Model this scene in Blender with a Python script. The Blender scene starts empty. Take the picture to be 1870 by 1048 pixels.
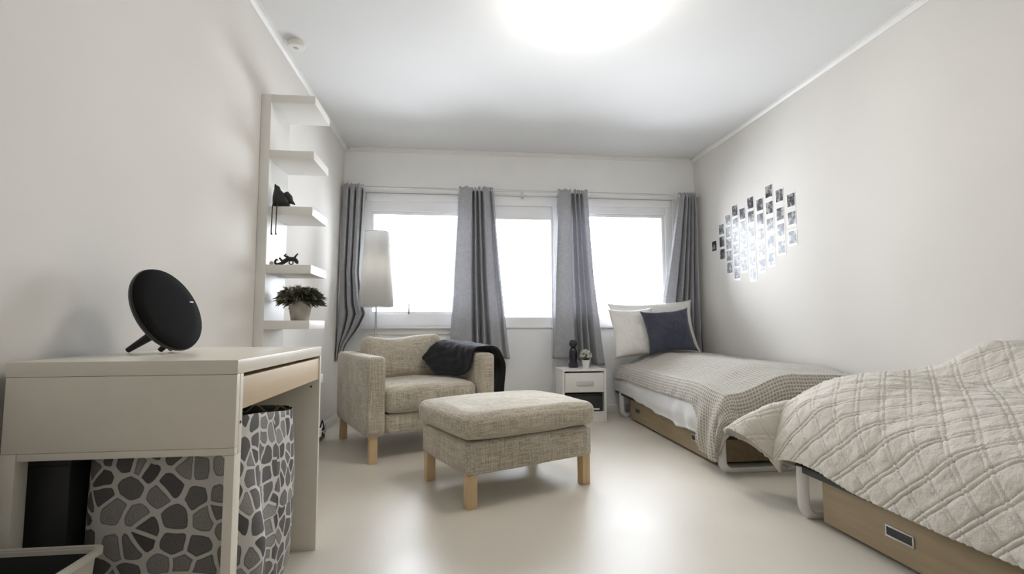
import bpy, bmesh, math, random
from mathutils import Vector, Matrix, noise
random.seed(7)
sc = bpy.context.scene
C = sc.collection
R = math.radians
PI = math.pi

# ------------------------------------------------------------------ room numbers (metres)
XL, XR, YB, YF, H = -1.047, 2.367, 4.61, -1.8, 2.486
CAMZ = 0.832

# ------------------------------------------------------------------ camera
cd = bpy.data.cameras.new('camera'); cam = bpy.data.objects.new('camera', cd); C.objects.link(cam)
cd.sensor_width = 36.0; cd.lens = 895.3 / 1870 * 36; cd.clip_start = 0.02
yaw, pitch, roll = R(6.41), R(4.37), R(-0.21)
fw = Vector((math.sin(yaw)*math.cos(pitch), math.cos(yaw)*math.cos(pitch), math.sin(pitch)))
rt = Vector((math.cos(yaw), -math.sin(yaw), 0)); up = rt.cross(fw)
r2 = rt*math.cos(roll) + up*math.sin(roll); u2 = up*math.cos(roll) - rt*math.sin(roll)
mw = Matrix((r2, u2, -fw)).transposed().to_4x4(); mw.translation = (0, 0, CAMZ)
cam.matrix_world = mw
sc.camera = cam

# ------------------------------------------------------------------ daylight and exposure
w = bpy.data.worlds.new('overcast_sky'); sc.world = w; w.use_nodes = True
bg = w.node_tree.nodes['Background']
bg.inputs[0].default_value = (0.86, 0.92, 1.0, 1); bg.inputs[1].default_value = 19.0
def portal(x0, x1, z0, z1):
    l = bpy.data.lights.new('window_portal', 'AREA'); l.shape = 'RECTANGLE'; l.size = x1-x0; l.size_y = z1-z0
    l.cycles.is_portal = True
    o = bpy.data.objects.new('window_portal', l); C.objects.link(o)
    o.location = ((x0+x1)/2, YB+0.16, (z0+z1)/2); o.rotation_euler = (R(-90), 0, 0)
portal(-0.84, 2.13, 0.82, 2.06)
sc.view_settings.view_transform = 'Standard'
sc.view_settings.look = 'None'
sc.view_settings.exposure = 0.24
sc.view_settings.gamma = 1.0
LAMP_EMIT = 14.5
SHADE_BULB = 3.0

# ------------------------------------------------------------------ materials
class NT:
    def __init__(s, name):
        s.m = bpy.data.materials.new(name); s.m.use_nodes = True
        s.t = s.m.node_tree; s.n = s.t.nodes; s.l = s.t.links
        s.b = s.n['Principled BSDF']; s.out = s.n['Material Output']
    def node(s, typ, **k):
        n = s.n.new(typ)
        for a, v in k.items():
            if a.startswith('_'): n.inputs[a[1:].replace('_', ' ')].default_value = v
            else: setattr(n, a, v)
        return n
    def link(s, a, b): s.l.new(a, b)
    def coord(s, kind='Object', scale=(1, 1, 1), rot=(0, 0, 0)):
        t = s.node('ShaderNodeTexCoord'); mp = s.node('ShaderNodeMapping')
        mp.inputs['Scale'].default_value = scale; mp.inputs['Rotation'].default_value = rot
        s.link(t.outputs[kind], mp.inputs[0]); return mp.outputs[0]
    def noise(s, co, scale, detail=3, rough=.5):
        n = s.node('ShaderNodeTexNoise'); n.inputs['Scale'].default_value = scale
        n.inputs['Detail'].default_value = detail; n.inputs['Roughness'].default_value = rough
        s.link(co, n.inputs['Vector']); return n.outputs['Fac']
    def ramp(s, fac, stops):
        r = s.node('ShaderNodeValToRGB'); e = r.color_ramp.elements
        e[0].position, e[0].color = stops[0][0], (*stops[0][1], 1)
        e[1].position, e[1].color = stops[-1][0], (*stops[-1][1], 1)
        for p_, c_ in stops[1:-1]:
            q = e.new(p_); q.color = (*c_, 1)
        s.link(fac, r.inputs[0]); return r.outputs[0]
    def math(s, op, a, b=None, c=None):
        n = s.node('ShaderNodeMath', operation=op)
        for i, v in enumerate((a, b, c)):
            if v is None: continue
            if isinstance(v, (int, float)): n.inputs[i].default_value = v
            else: s.link(v, n.inputs[i])
        return n.outputs[0]
    def mix(s, f, a, b):
        n = s.node('ShaderNodeMix', data_type='RGBA')
        if isinstance(f, (int, float)): n.inputs[0].default_value = f
        else: s.link(f, n.inputs[0])
        for i, v in ((6, a), (7, b)):
            if isinstance(v, tuple): n.inputs[i].default_value = (*v, 1)
            else: s.link(v, n.inputs[i])
        return n.outputs[2]
    def bump(s, h, strength=.3, dist=.01):
        b = s.node('ShaderNodeBump'); b.inputs['Strength'].default_value = strength
        b.inputs['Distance'].default_value = dist
        s.link(h, b.inputs['Height']); s.link(b.outputs[0], s.b.inputs['Normal']); return b

def plain(name, col, rough=.5, metal=0, var=.04, scale=6, bump=0, spec=.5, bscale=200):
    s = NT(name); s.b.inputs['Roughness'].default_value = rough; s.b.inputs['Metallic'].default_value = metal
    s.b.inputs['Specular IOR Level'].default_value = spec
    co = s.coord(); n = s.noise(co, scale, 3)
    a = tuple(max(0, c*(1-var)) for c in col); b = tuple(min(1, c*(1+var)) for c in col)
    s.link(s.ramp(n, [(.3, a), (.7, b)]), s.b.inputs['Base Color'])
    if bump: s.bump(s.noise(co, bscale, 2), bump, .002)
    return s.m

def linen(name, dark, light, sc_=1.0, sheen=.3):
    s = NT(name); s.b.inputs['Roughness'].default_value = .95; s.b.inputs['Specular IOR Level'].default_value = .15
    s.b.inputs['Sheen Weight'].default_value = sheen
    f = None
    for k in ((260, 260, 9), (9, 260, 260), (260, 9, 260)):
        co = s.coord(scale=tuple(v*sc_ for v in k)); n = s.noise(co, 1.0, 3, .6)
        f = n if f is None else s.math('ADD', f, n)
    f = s.math('MULTIPLY', f, 1/3)
    big = s.noise(s.coord(), 5, 3)
    f2 = s.math('ADD', f, s.math('MULTIPLY', s.math('SUBTRACT', big, .5), .12))
    s.link(s.ramp(f2, [(.40, dark), (.5, tuple((a+b)/2 for a, b in zip(dark, light))), (.60, light)]), s.b.inputs['Base Color'])
    s.bump(f, .35, .003)
    return s.m

def weave(name, dark, light, sheen=.2, scale=900, trans=0.0, rough=.95):
    s = NT(name); s.b.inputs['Roughness'].default_value = rough; s.b.inputs['Specular IOR Level'].default_value = .15
    s.b.inputs['Sheen Weight'].default_value = sheen
    co = s.coord(); n = s.noise(co, scale, 2); n2 = s.noise(co, 7, 3)
    f = s.math('ADD', s.math('MULTIPLY', n, .6), s.math('MULTIPLY', n2, .4))
    col = s.ramp(f, [(.35, dark), (.65, light)])
    s.link(col, s.b.inputs['Base Color']); s.bump(n, .2, .002)
    if trans:
        tr = s.node('ShaderNodeBsdfTranslucent'); s.link(col, tr.inputs[0])
        mx = s.node('ShaderNodeMixShader'); mx.inputs[0].default_value = trans
        s.link(s.b.outputs[0], mx.inputs[1]); s.link(tr.outputs[0], mx.inputs[2]); s.link(mx.outputs[0], s.out.inputs[0])
    return s.m

def wood(name, a, b, axis='Y', rough=.45):
    s = NT(name); s.b.inputs['Roughness'].default_value = rough
    k = {'X': (1.5, 22, 22), 'Y': (22, 1.5, 22), 'Z': (22, 22, 1.5)}[axis]
    co = s.coord(scale=k); n = s.noise(co, 1.3, 4, .6)
    s.link(s.ramp(n, [(.3, a), (.7, b)]), s.b.inputs['Base Color']); s.bump(n, .08, .002)
    return s.m

def floor_mat():
    s = NT('linoleum_floor'); co = s.coord()
    n = s.noise(co, 3, 4); n2 = s.noise(co, 160, 2)
    f = s.math('ADD', s.math('MULTIPLY', n, .5), s.math('MULTIPLY', n2, .5))
    s.link(s.ramp(f, [(.3, (.66, .61, .525)), (.7, (.73, .68, .59))]), s.b.inputs['Base Color'])
    s.link(s.ramp(n, [(.3, (.33,)*3), (.7, (.39,)*3)]), s.b.inputs['Roughness'])
    s.b.inputs['Specular IOR Level'].default_value = .3
    s.bump(n2, .03, .001); return s.m

def stone_print():
    s = NT('stone_print_canvas'); s.b.inputs['Roughness'].default_value = .9
    s.b.inputs['Specular IOR Level'].default_value = .2
    co = s.coord('UV', (1, 1, 1))
    wn = s.node('ShaderNodeTexNoise'); wn.inputs['Scale'].default_value = 9; s.link(co, wn.inputs['Vector'])
    add = s.node('ShaderNodeMixRGB', blend_type='ADD'); add.inputs[0].default_value = .03
    s.link(co, add.inputs[1]); s.link(wn.outputs['Color'], add.inputs[2]); cw = add.outputs[0]
    def vor(feat):
        v = s.node('ShaderNodeTexVoronoi', voronoi_dimensions='2D', feature=feat); v.inputs['Scale'].default_value = 19
        v.inputs['Randomness'].default_value = .85
        s.link(cw, v.inputs['Vector']); return v
    e = vor('DISTANCE_TO_EDGE'); f1 = vor('F1')
    rnd = s.math('MULTIPLY', s.math('SUBTRACT', .60, f1.outputs['Distance']), .9)
    ed = s.math('MINIMUM', e.outputs['Distance'], s.math('MULTIPLY', s.math('ADD', rnd, e.outputs['Distance']), .55))
    stone = s.node('ShaderNodeMapRange'); stone.inputs[1].default_value = .06; stone.inputs[2].default_value = .10
    s.link(ed, stone.inputs[0])
    sep = s.node('ShaderNodeSeparateColor'); s.link(f1.outputs['Color'], sep.inputs[0])
    base = s.ramp(sep.outputs[0], [(.0, (.10, .095, .09)), (.5, (.19, .18, .17)), (1, (.34, .325, .30))])
    rings = s.math('SINE', s.math('MULTIPLY', s.math('ADD', e.outputs['Distance'], s.math('MULTIPLY', s.noise(co, 40, 3), .25)), 70))
    scr = s.math('MULTIPLY', s.math('GREATER_THAN', rings, .55), .45)
    edge = s.node('ShaderNodeMapRange'); edge.inputs[1].default_value = .15; edge.inputs[2].default_value = .10
    s.link(ed, edge.inputs[0])
    dk = s.math('MAXIMUM', scr, s.math('MULTIPLY', edge.outputs[0], .6))
    col = s.mix(dk, base, (.055, .052, .05))
    s.link(s.mix(stone.outputs[0], (.60, .575, .53), col), s.b.inputs['Base Color'])
    s.bump(s.noise(s.coord(), 600, 2), .2, .002); return s.m

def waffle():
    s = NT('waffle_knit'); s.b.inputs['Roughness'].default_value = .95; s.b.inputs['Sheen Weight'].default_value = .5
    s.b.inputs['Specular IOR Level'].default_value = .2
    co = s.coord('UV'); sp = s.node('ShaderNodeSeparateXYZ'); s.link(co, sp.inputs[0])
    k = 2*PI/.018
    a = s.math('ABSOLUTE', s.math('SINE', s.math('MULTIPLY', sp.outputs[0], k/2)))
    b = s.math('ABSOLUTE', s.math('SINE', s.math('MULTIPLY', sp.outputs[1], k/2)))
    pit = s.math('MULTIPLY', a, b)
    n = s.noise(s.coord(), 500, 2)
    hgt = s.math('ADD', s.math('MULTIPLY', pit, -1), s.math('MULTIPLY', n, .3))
    s.link(s.ramp(pit, [(.35, (.60, .56, .49)), (.75, (.33, .295, .245))]), s.b.inputs['Base Color'])  # pits coloured darker, their shade put into the knit colour
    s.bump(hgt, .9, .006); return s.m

def quilt_mat():
    s = NT('quilt_cotton'); s.b.inputs['Roughness'].default_value = .85; s.b.inputs['Sheen Weight'].default_value = .25
    s.b.inputs['Specular IOR Level'].default_value = .25
    co = s.coord('UV'); n = s.noise(s.coord('UV', (14, 14, 14)), 1, 4, .6); n2 = s.noise(co, 500, 2)
    s.link(s.ramp(n, [(.25, (.585, .545, .475)), (.75, (.67, .63, .56))]), s.b.inputs['Base Color'])
    cr = s.noise(s.coord('UV', (45, 45, 45)), 1, 3, .65)
    h = s.math('ADD', s.math('MULTIPLY', cr, .9), s.math('MULTIPLY', n2, .12))
    s.bump(h, .55, .012); return s.m

def curtain_mat():
    s = NT('grey_curtain_cloth'); s.b.inputs['Roughness'].default_value = .9; s.b.inputs['Specular IOR Level'].default_value = .15
    s.b.inputs['Sheen Weight'].default_value = .2
    n = s.noise(s.coord(scale=(300, 300, 20)), 1, 3); n2 = s.noise(s.coord(scale=(20, 20, 300)), 1, 3)
    f = s.math('MULTIPLY', s.math('ADD', n, n2), .5)
    col = s.ramp(f, [(.38, (.42, .42, .44)), (.62, (.57, .57, .595))])
    s.link(col, s.b.inputs['Base Color']); s.bump(f, .2, .002)
    tr = s.node('ShaderNodeBsdfTranslucent'); s.link(col, tr.inputs[0])
    mx = s.node('ShaderNodeMixShader'); mx.inputs[0].default_value = .28
    s.link(s.b.outputs[0], mx.inputs[1]); s.link(tr.outputs[0], mx.inputs[2]); s.link(mx.outputs[0], s.out.inputs[0])
    return s.m

def glass_mat():
    s = NT('window_glass'); s.n.remove(s.b)
    t = s.node('ShaderNodeBsdfTransparent'); g = s.node('ShaderNodeBsdfGlossy'); g.inputs['Roughness'].default_value = .02
    fr = s.node('ShaderNodeFresnel'); fr.inputs[0].default_value = 1.45
    mx = s.node('ShaderNodeMixShader'); s.link(fr.outputs[0], mx.inputs[0]); s.link(t.outputs[0], mx.inputs[1]); s.link(g.outputs[0], mx.inputs[2])
    s.link(mx.outputs[0], s.out.inputs[0]); return s.m

def photo_mat():
    s = NT('photo_print'); s.b.inputs['Roughness'].default_value = .26; s.b.inputs['Specular IOR Level'].default_value = .25
    oi = s.node('ShaderNodeObjectInfo'); t = s.node('ShaderNodeTexCoord')
    va = s.node('ShaderNodeVectorMath', operation='ADD'); sc_ = s.node('ShaderNodeCombineXYZ')
    k = s.math('MULTIPLY', oi.outputs['Random'], 50)
    for i in range(3): s.link(k, sc_.inputs[i])
    s.link(t.outputs['Object'], va.inputs[0]); s.link(sc_.outputs[0], va.inputs[1])
    n = s.noise(va.outputs[0], 26, 3, .6)
    dark = s.ramp(n, [(.40, (.025, .025, .03)), (.52, (.12, .11, .11)), (.60, (.35, .34, .33))])
    s.link(dark, s.b.inputs['Base Color']); return s.m

def emit(name, col, st):
    s = NT(name); s.b.inputs['Base Color'].default_value = (.9, .9, .9, 1)
    s.b.inputs['Emission Color'].default_value = (*col, 1); s.b.inputs['Emission Strength'].default_value = st
    return s.m

M = dict(
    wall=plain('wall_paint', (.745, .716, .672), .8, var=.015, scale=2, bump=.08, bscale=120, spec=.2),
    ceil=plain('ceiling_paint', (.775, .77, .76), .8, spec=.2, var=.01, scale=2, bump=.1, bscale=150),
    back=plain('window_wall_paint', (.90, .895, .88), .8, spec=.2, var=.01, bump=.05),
    trim=plain('trim_paint', (.80, .785, .755), .45, var=.01),
    frame=plain('window_frame_paint', (.90, .90, .91), .35, var=.01),
    floor=floor_mat(), glass=glass_mat(),
    white=plain('white_lacquer', (.80, .785, .75), .28, var=.01),
    desk=plain('desk_laminate', (.84, .785, .68), .28, var=.015, scale=20),
    shelf=plain('shelf_foil', (.82, .80, .76), .4, var=.01),
    birch=wood('birch_veneer', (.60, .46, .30), (.68, .54, .37), 'Y'),
    legwood=wood('beech_leg', (.62, .44, .24), (.74, .56, .34), 'Z'),
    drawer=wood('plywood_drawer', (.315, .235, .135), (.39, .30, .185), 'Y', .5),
    linen=linen('beige_linen', (.26, .225, .17), (.70, .635, .52)),
    curtain=curtain_mat(),
    chrome=plain('brushed_steel', (.55, .55, .55), .3, 1, .02),
    rod=plain('curtain_rod_metal', (.66, .66, .66), .35, .5, .02),
    bedwhite=plain('white_bed_steel', (.78, .77, .75), .3, var=.01),
    rail=plain('black_steel', (.015, .015, .015), .5),
    mattress=weave('mattress_ticking', (.50, .49, .47), (.6, .59, .57)),
    sheet=weave('white_sheet', (.78, .78, .80), (.86, .86, .87), scale=400),
    pillow=weave('cream_pillow_cotton', (.76, .74, .70), (.84, .82, .78), scale=300),
    navy=weave('navy_cushion_wool', (.035, .038, .058), (.08, .086, .12), sheen=.4, scale=300),
    black=weave('black_throw_knit', (.008, .008, .010), (.022, .022, .026), sheen=.15, scale=400),
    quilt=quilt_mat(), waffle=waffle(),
    quilt_back=weave('quilt_lining', (.40, .41, .43), (.48, .49, .51)),
    stone=stone_print(),
    plastic_black=plain('black_plastic', (.012, .012, .012), .4, bump=.1),
    speaker=weave('speaker_cloth', (.006, .006, .006), (.011, .011, .010), sheen=0, scale=1200),
    iron=plain('black_iron', (.012, .012, .012), .5, bump=.2, bscale=80),
    binp=plain('cream_plastic', (.62, .59, .52), .35, var=.02),
    pot=plain('weathered_clay', (.42, .39, .34), .85, var=.18, scale=30, bump=.3, bscale=90),
    whitepot=plain('white_ceramic', (.82, .81, .79), .3, var=.01),
    leaf=plain('dry_green_foliage', (.085, .085, .055), .7, var=.45, scale=25),
    leaftip=plain('pale_green_foliage', (.36, .34, .26), .7, var=.3, scale=40),
    bloom=plain('pale_bloom', (.55, .53, .47), .8, var=.25, scale=60, bump=.5, bscale=150),
    soil=plain('potting_soil', (.03, .025, .02), .9),
    shade=weave('lamp_shade_cloth', (.82, .81, .79), (.87, .86, .84), scale=500, trans=.5, sheen=0),
    photo=photo_mat(), paper=plain('photo_paper', (.80, .80, .80), .26, var=.005, spec=.25),
    lamp=emit('lamp_diffuser', (1.0, .945, .875), LAMP_EMIT),
    bulb=emit('bulb_glow', (1.0, .88, .72), 6.0),
    led=plain('light_bar', (.85, .85, .85), .3),
    cable=plain('black_rubber', (.015, .015, .015), .5), cablew=plain('white_cable', (.7, .7, .7), .4),
    tan=plain('card_beige', (.62, .52, .40), .7), dark=plain('dark_goods', (.03, .03, .03), .5),
)

# ------------------------------------------------------------------ building helpers
def root_matrix(o):
    while o.parent: o = o.parent
    return Matrix.Translation(o.location) @ Matrix.Rotation(o.rotation_euler.z, 4, 'Z')

class MB:
    def __init__(s): s.bm = bmesh.new(); s.uv = s.bm.loops.layers.uv.new('UVMap')
    def box(s, x0, x1, y0, y1, z0, z1):
        vs = [s.bm.verts.new((x, y, z)) for x in (x0, x1) for y in (y0, y1) for z in (z0, z1)]
        for f in ((0, 1, 3, 2), (4, 6, 7, 5), (0, 4, 5, 1), (2, 3, 7, 6), (0, 2, 6, 4), (1, 5, 7, 3)):
            s.bm.faces.new([vs[i] for i in f])
        return s
    def ring(s, pts, close=True): return [s.bm.verts.new(p) for p in pts]
    def loft(s, rings, caps=True, uvf=None):
        rv = [[s.bm.verts.new(p) for p in r_] for r_ in rings]
        n = len(rv[0])
        for i in range(len(rv)-1):
            for j in range(n):
                k = (j+1) % n
                f = s.bm.faces.new((rv[i][j], rv[i][k], rv[i+1][k], rv[i+1][j]))
                if uvf:
                    for lp, (a, b) in zip(f.loops, ((i, j), (i, j+1), (i+1, j+1), (i+1, j))): lp[s.uv].uv = uvf(a, b)
        if caps:
            s.bm.faces.new(list(reversed(rv[0]))); s.bm.faces.new(rv[-1])
        return s
    def tube(s, pts, r, seg=10, flat=None):
        pts = [Vector(p) for p in pts]; rings = []; prev = None
        for i, p in enumerate(pts):
            a = pts[max(i-1, 0)]; b = pts[min(i+1, len(pts)-1)]
            t = (b-a).normalized()
            if prev is None:
                prev = t.orthogonal().normalized()
                if abs(t.z) < .9: prev = Vector((0, 0, 1)) - t*t.z; prev.normalize()
            n1 = (prev - t*prev.dot(t)).normalized(); prev = n1; n2 = t.cross(n1)
            rr = r[i] if isinstance(r, (list, tuple)) else r
            ra, rb = (rr, rr) if flat is None else (rr, rr*flat)
            rings.append([p + n1*ra*math.cos(2*PI*k/seg) + n2*rb*math.sin(2*PI*k/seg) for k in range(seg)])
        return s.loft(rings)
    def lathe(s, prof, c=(0, 0, 0), seg=40, caps=True):
        return s.loft([[(c[0]+r*math.cos(2*PI*k/seg), c[1]+r*math.sin(2*PI*k/seg), c[2]+z) for k in range(seg)] for r, z in prof], caps)
    def surf(s, fn, nu, nv, uvf=None):
        g = [[s.bm.verts.new(fn(i/nu, j/nv)) for j in range(nv+1)] for i in range(nu+1)]
        for i in range(nu):
            for j in range(nv):
                f = s.bm.faces.new((g[i][j], g[i+1][j], g[i+1][j+1], g[i][j+1]))
                if uvf:
                    for lp, (a, b) in zip(f.loops, ((i, j), (i+1, j), (i+1, j+1), (i, j+1))): lp[s.uv].uv = uvf(a/nu, b/nv)
        return s
    def sphere(s, c, r, sx=1, sy=1, sz=1, seg=16):
        rings = []
        for i in range(1, seg//2):
            a = PI*i/(seg//2)
            rings.append([(c[0]+r*sx*math.sin(a)*math.cos(2*PI*k/seg), c[1]+r*sy*math.sin(a)*math.sin(2*PI*k/seg), c[2]-r*sz*math.cos(a)) for k in range(seg)])
        return s.loft(rings)
    def soft(s, cx, cy, cz, w, d, h, r, n=14, puff=0, wob=0, seed=0, puffside=0):
        """rounded, optionally puffed cushion box centred at c"""
        tmp = bmesh.new(); bmesh.ops.create_cube(tmp, size=2)
        bmesh.ops.subdivide_edges(tmp, edges=tmp.edges[:], cuts=n, use_grid_fill=True)
        hx, hy, hz = w/2, d/2, h/2; mp = {}
        for v in tmp.verts:
            p = v.co
            q = Vector((p.x*hx, p.y*hy, p.z*hz))
            inn = Vector((max(-hx+r, min(hx-r, q.x)), max(-hy+r, min(hy-r, q.y)), max(-hz+r, min(hz-r, q.z))))
            dv = q-inn
            if dv.length > 1e-9: q = inn + dv.normalized()*r
            fx = 1-(p.x)**2; fy = 1-(p.y)**2; fz = 1-p.z**2
            q.z += (1 if p.z > 0 else -1)*puff*fx*fy*abs(p.z)
            if puffside:
                q.x += puffside*p.x*fz*fy if abs(p.x) > .999 else 0
                q.y += puffside*p.y*fz*fx if abs(p.y) > .999 else 0
            if wob:
                nn = noise.noise_vector(q*5+Vector((seed*3.1, 0, 0)))
                q += nn*wob
            mp[v] = s.bm.verts.new((q.x+cx, q.y+cy, q.z+cz))
        for f in tmp.faces: s.bm.faces.new([mp[v] for v in f.verts])
        tmp.free(); return s
    def xform(s, mat): bmesh.ops.transform(s.bm, matrix=mat, verts=s.bm.verts); return s
    def build(s, name, m, parent=None, bevel=0, smooth=False, solid=0, local=False, mats=None):
        bmesh.ops.recalc_face_normals(s.bm, faces=s.bm.faces[:])
        if bevel:
            es = [e for e in s.bm.edges if len(e.link_faces) == 2 and e.calc_face_angle(0) > .6]
            bmesh.ops.bevel(s.bm, geom=es, offset=bevel, segments=2, affect='EDGES', profile=.6, clamp_overlap=True)
        me = bpy.data.meshes.new(name)
        loc = Vector((0, 0, 0))
        if parent is not None:
            if not local: bmesh.ops.transform(s.bm, matrix=root_matrix(parent).inverted(), verts=s.bm.verts)
        else:
            xs = [v.co for v in s.bm.verts]
            loc = Vector(((min(v.x for v in xs)+max(v.x for v in xs))/2, (min(v.y for v in xs)+max(v.y for v in xs))/2, min(v.z for v in xs)))
            bmesh.ops.translate(s.bm, vec=-loc, verts=s.bm.verts)
        s.bm.to_mesh(me); s.bm.free()
        o = bpy.data.objects.new(name, me); C.objects.link(o); o.location = loc
        me.materials.append(m)
        for q in (mats or []): me.materials.append(q)
        if smooth:
            for p in me.polygons: p.use_smooth = True
            if smooth == 'auto':
                me.set_sharp_from_angle(angle=R(38))
        elif bevel:
            for p in me.polygons: p.use_smooth = True
            me.set_sharp_from_angle(angle=R(30))
        if parent is not None: o.parent = parent
        if solid:
            md = o.modifiers.new('thickness', 'SOLIDIFY'); md.thickness = solid; md.offset = 0
        return o

def tag(o, label, cat, group=None):
    o['label'] = label; o['category'] = cat
    if group: o['group'] = group
    return o
def thing(name, label, cat, loc=(0, 0, 0), rot=0, group=None):
    o = bpy.data.objects.new(name, None); C.objects.link(o); o.location = loc; o.rotation_euler = (0, 0, rot)
    o.empty_display_size = .1
    return tag(o, label, cat, group)
def struct(o): o['kind'] = 'structure'; return o
def B(x0, x1, y0, y1, z0, z1): return MB().box(x0, x1, y0, y1, z0, z1)
def lerp(a, b, t): return a+(b-a)*t
def ss(a, b, x):
    t = max(0, min(1, (x-a)/(b-a))); return t*t*(3-2*t)
def interp(tab, x):
    if x <= tab[0][0]: return tab[0][1]
    for (a, va), (b, vb) in zip(tab, tab[1:]):
        if x <= b: return va+(vb-va)*ss(a, b, x)
    return tab[-1][1]
def interl(tab, x):
    if x <= tab[0][0]: return tab[0][1]
    for (a, va), (b, vb) in zip(tab, tab[1:]):
        if x <= b: return va+(vb-va)*(x-a)/(b-a)
    return tab[-1][1]
def nz(x, y, z=0): return noise.noise(Vector((x, y, z)))

# ------------------------------------------------------------------ room shell
struct(B(XL-.1, XR+.1, YF-.1, YB+.12, -.1, 0).build('floor', M['floor']))
struct(B(XL-.1, XR+.1, YF-.1, YB+.12, H, H+.1).build('ceiling', M['ceil']))
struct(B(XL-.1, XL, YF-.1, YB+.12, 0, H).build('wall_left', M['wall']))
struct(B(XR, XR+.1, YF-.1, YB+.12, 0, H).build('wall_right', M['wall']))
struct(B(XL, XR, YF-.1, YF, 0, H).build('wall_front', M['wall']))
# back wall with one long window band and a balcony door
W0, W1, WZ0, WZ1 = -.86, 2.13, .82, 2.065
DX0, DX1 = .17, .935
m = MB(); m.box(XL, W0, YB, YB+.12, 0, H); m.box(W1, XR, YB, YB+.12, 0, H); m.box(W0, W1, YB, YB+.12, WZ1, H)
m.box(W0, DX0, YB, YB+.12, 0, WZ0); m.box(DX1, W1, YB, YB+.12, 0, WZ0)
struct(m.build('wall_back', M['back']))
# crown and base mouldings
def crown(name, ax, c, a, b, sgn):
    m = MB()
    prof = [(0, 0), (0, -.034), (.009, -.034), (.022, -.021), (.026, -.009), (.034, -.009), (.034, 0)]
    ring = lambda t: [((c+sgn*p, t, H+q) if ax == 'x' else (t, c+sgn*p, H+q)) for p, q in prof]
    m.loft([ring(a), ring(b)]); struct(m.build(name, M['trim']))
crown('trim_1', 'x', XL, YF, YB, 1); crown('trim_2', 'x', XR, YF, YB, -1); crown('trim_3', 'y', YB, XL+.045, XR-.045, -1)
struct(B(XL, XL+.012, YF, YB, 0, .07).build('baseboard_left', M['trim'], bevel=.003))
struct(B(XR-.012, XR, YF, YB, 0, .07).build('baseboard_right', M['trim'], bevel=.003))
m = MB(); m.box(XL+.012, DX0, YB-.012, YB, 0, .07); m.box(DX1, XR-.012, YB-.012, YB, 0, .07)
struct(m.build('baseboard_back', M['trim'], bevel=.003))

def window(name, x0, x1, z0, z1, gx0, gx1, gz0, gz1, y=YB):
    """outer frame x0..x1 z0..z1 with a pane gx0..gx1 gz0..gz1"""
    m = MB()
    m.box(x0, gx0-.02, y+.01, y+.08, z0, z1); m.box(gx1+.02, x1, y+.01, y+.08, z0, z1)
    m.box(gx0-.02, gx1+.02, y+.01, y+.08, gz1+.03, z1)
    if gz0-.03 > z0: m.box(gx0-.02, gx1+.02, y+.01, y+.08, z0, gz0-.03)
    o = m.build(name, M['frame'], bevel=.004); struct(o)
    s = MB(); f = .045
    s.box(gx0-.02, gx0+.01, y+.03, y+.07, gz0-.03, gz1+.03); s.box(gx1-.01, gx1+.02, y+.03, y+.07, gz0-.03, gz1+.03)
    s.box(gx0+.01, gx1-.01, y+.03, y+.07, gz1, gz1+.03); s.box(gx0+.01, gx1-.01, y+.03, y+.07, gz0-.03, gz0)
    sub(s, 'window_sash', M['frame'], o, .006)
    sub(B(gx0+.005, gx1-.005, y+.045, y+.05, gz0-.01, gz1+.01), 'window_pane', M['glass'], o)
    return o
def sub(mb, name, m, parent, bevel=0, **k):
    """child of a top-level mesh whose origin is its own base"""
    bmesh.ops.translate(mb.bm, vec=-parent.location, verts=mb.bm.verts)
    return mb.build(name, m, parent, bevel=bevel, local=True, **k)
w1 = window('window_1', W0, DX0, WZ0, WZ1, -.785, .10, .955, 1.865)
w3 = window('window_2', DX1, W1, WZ0, WZ1, 1.01, 2.035, .93, 1.885)
for o, a, b in ((w1, W0, DX0), (w3, DX1, W1)):
    sub(B(a, b, YB-.035, YB+.03, WZ0-.022, WZ0), 'window_sill', M['frame'], o, .004)
    sub(B(a+.02, b-.02, YB-.012, YB+.03, 1.985, 2.055), 'blind_box', M['frame'], o, .004)
sub(MB().tube([(-.44, YB+.02, 1.02), (-.44, YB-.01, 1.02), (-.44, YB-.012, .93)], .008, 8), 'window_handle', M['chrome'], w1, smooth=True)
# balcony door
m = MB(); m.box(DX0, DX0+.06, YB+.005, YB+.09, 0, WZ1); m.box(DX1-.02, DX1, YB+.005, YB+.09, 0, WZ1); m.box(DX0+.06, DX1-.02, YB+.005, YB+.09, 1.97, WZ1)
d1 = struct(m.build('door_1', M['frame'], bevel=.004))
dm = MB(); dm.box(DX0+.0605, .33, YB+.015, YB+.06, .01, 1.96); dm.box(.90, DX1-.0205, YB+.015, YB+.06, .002, 1.969)
dm.box(.33, .90, YB+.015, YB+.06, 1.84, 1.969); dm.box(.33, .90, YB+.015, YB+.06, .002, .90)
leaf = sub(dm, 'door_leaf', M['frame'], d1, .006)
pm = MB(); pm.box(.32, .905, YB+.003, YB+.016, .795, .812); pm.box(.27, .30, YB+.006, YB+.016, .06, .79)
sub(pm, 'door_moulding', M['trim'], d1, .003)
sub(B(.325, .905, YB+.035, YB+.04, .895, 1.845), 'door_pane', M['glass'], d1)
# panel moulding on the parapet below window one
struct(MB().box(-.80, -.04, YB-.008, YB, .74, .755).box(-.055, -.04, YB-.008, YB, .07, .74).build('trim_4', M['trim'], bevel=.002))

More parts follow.
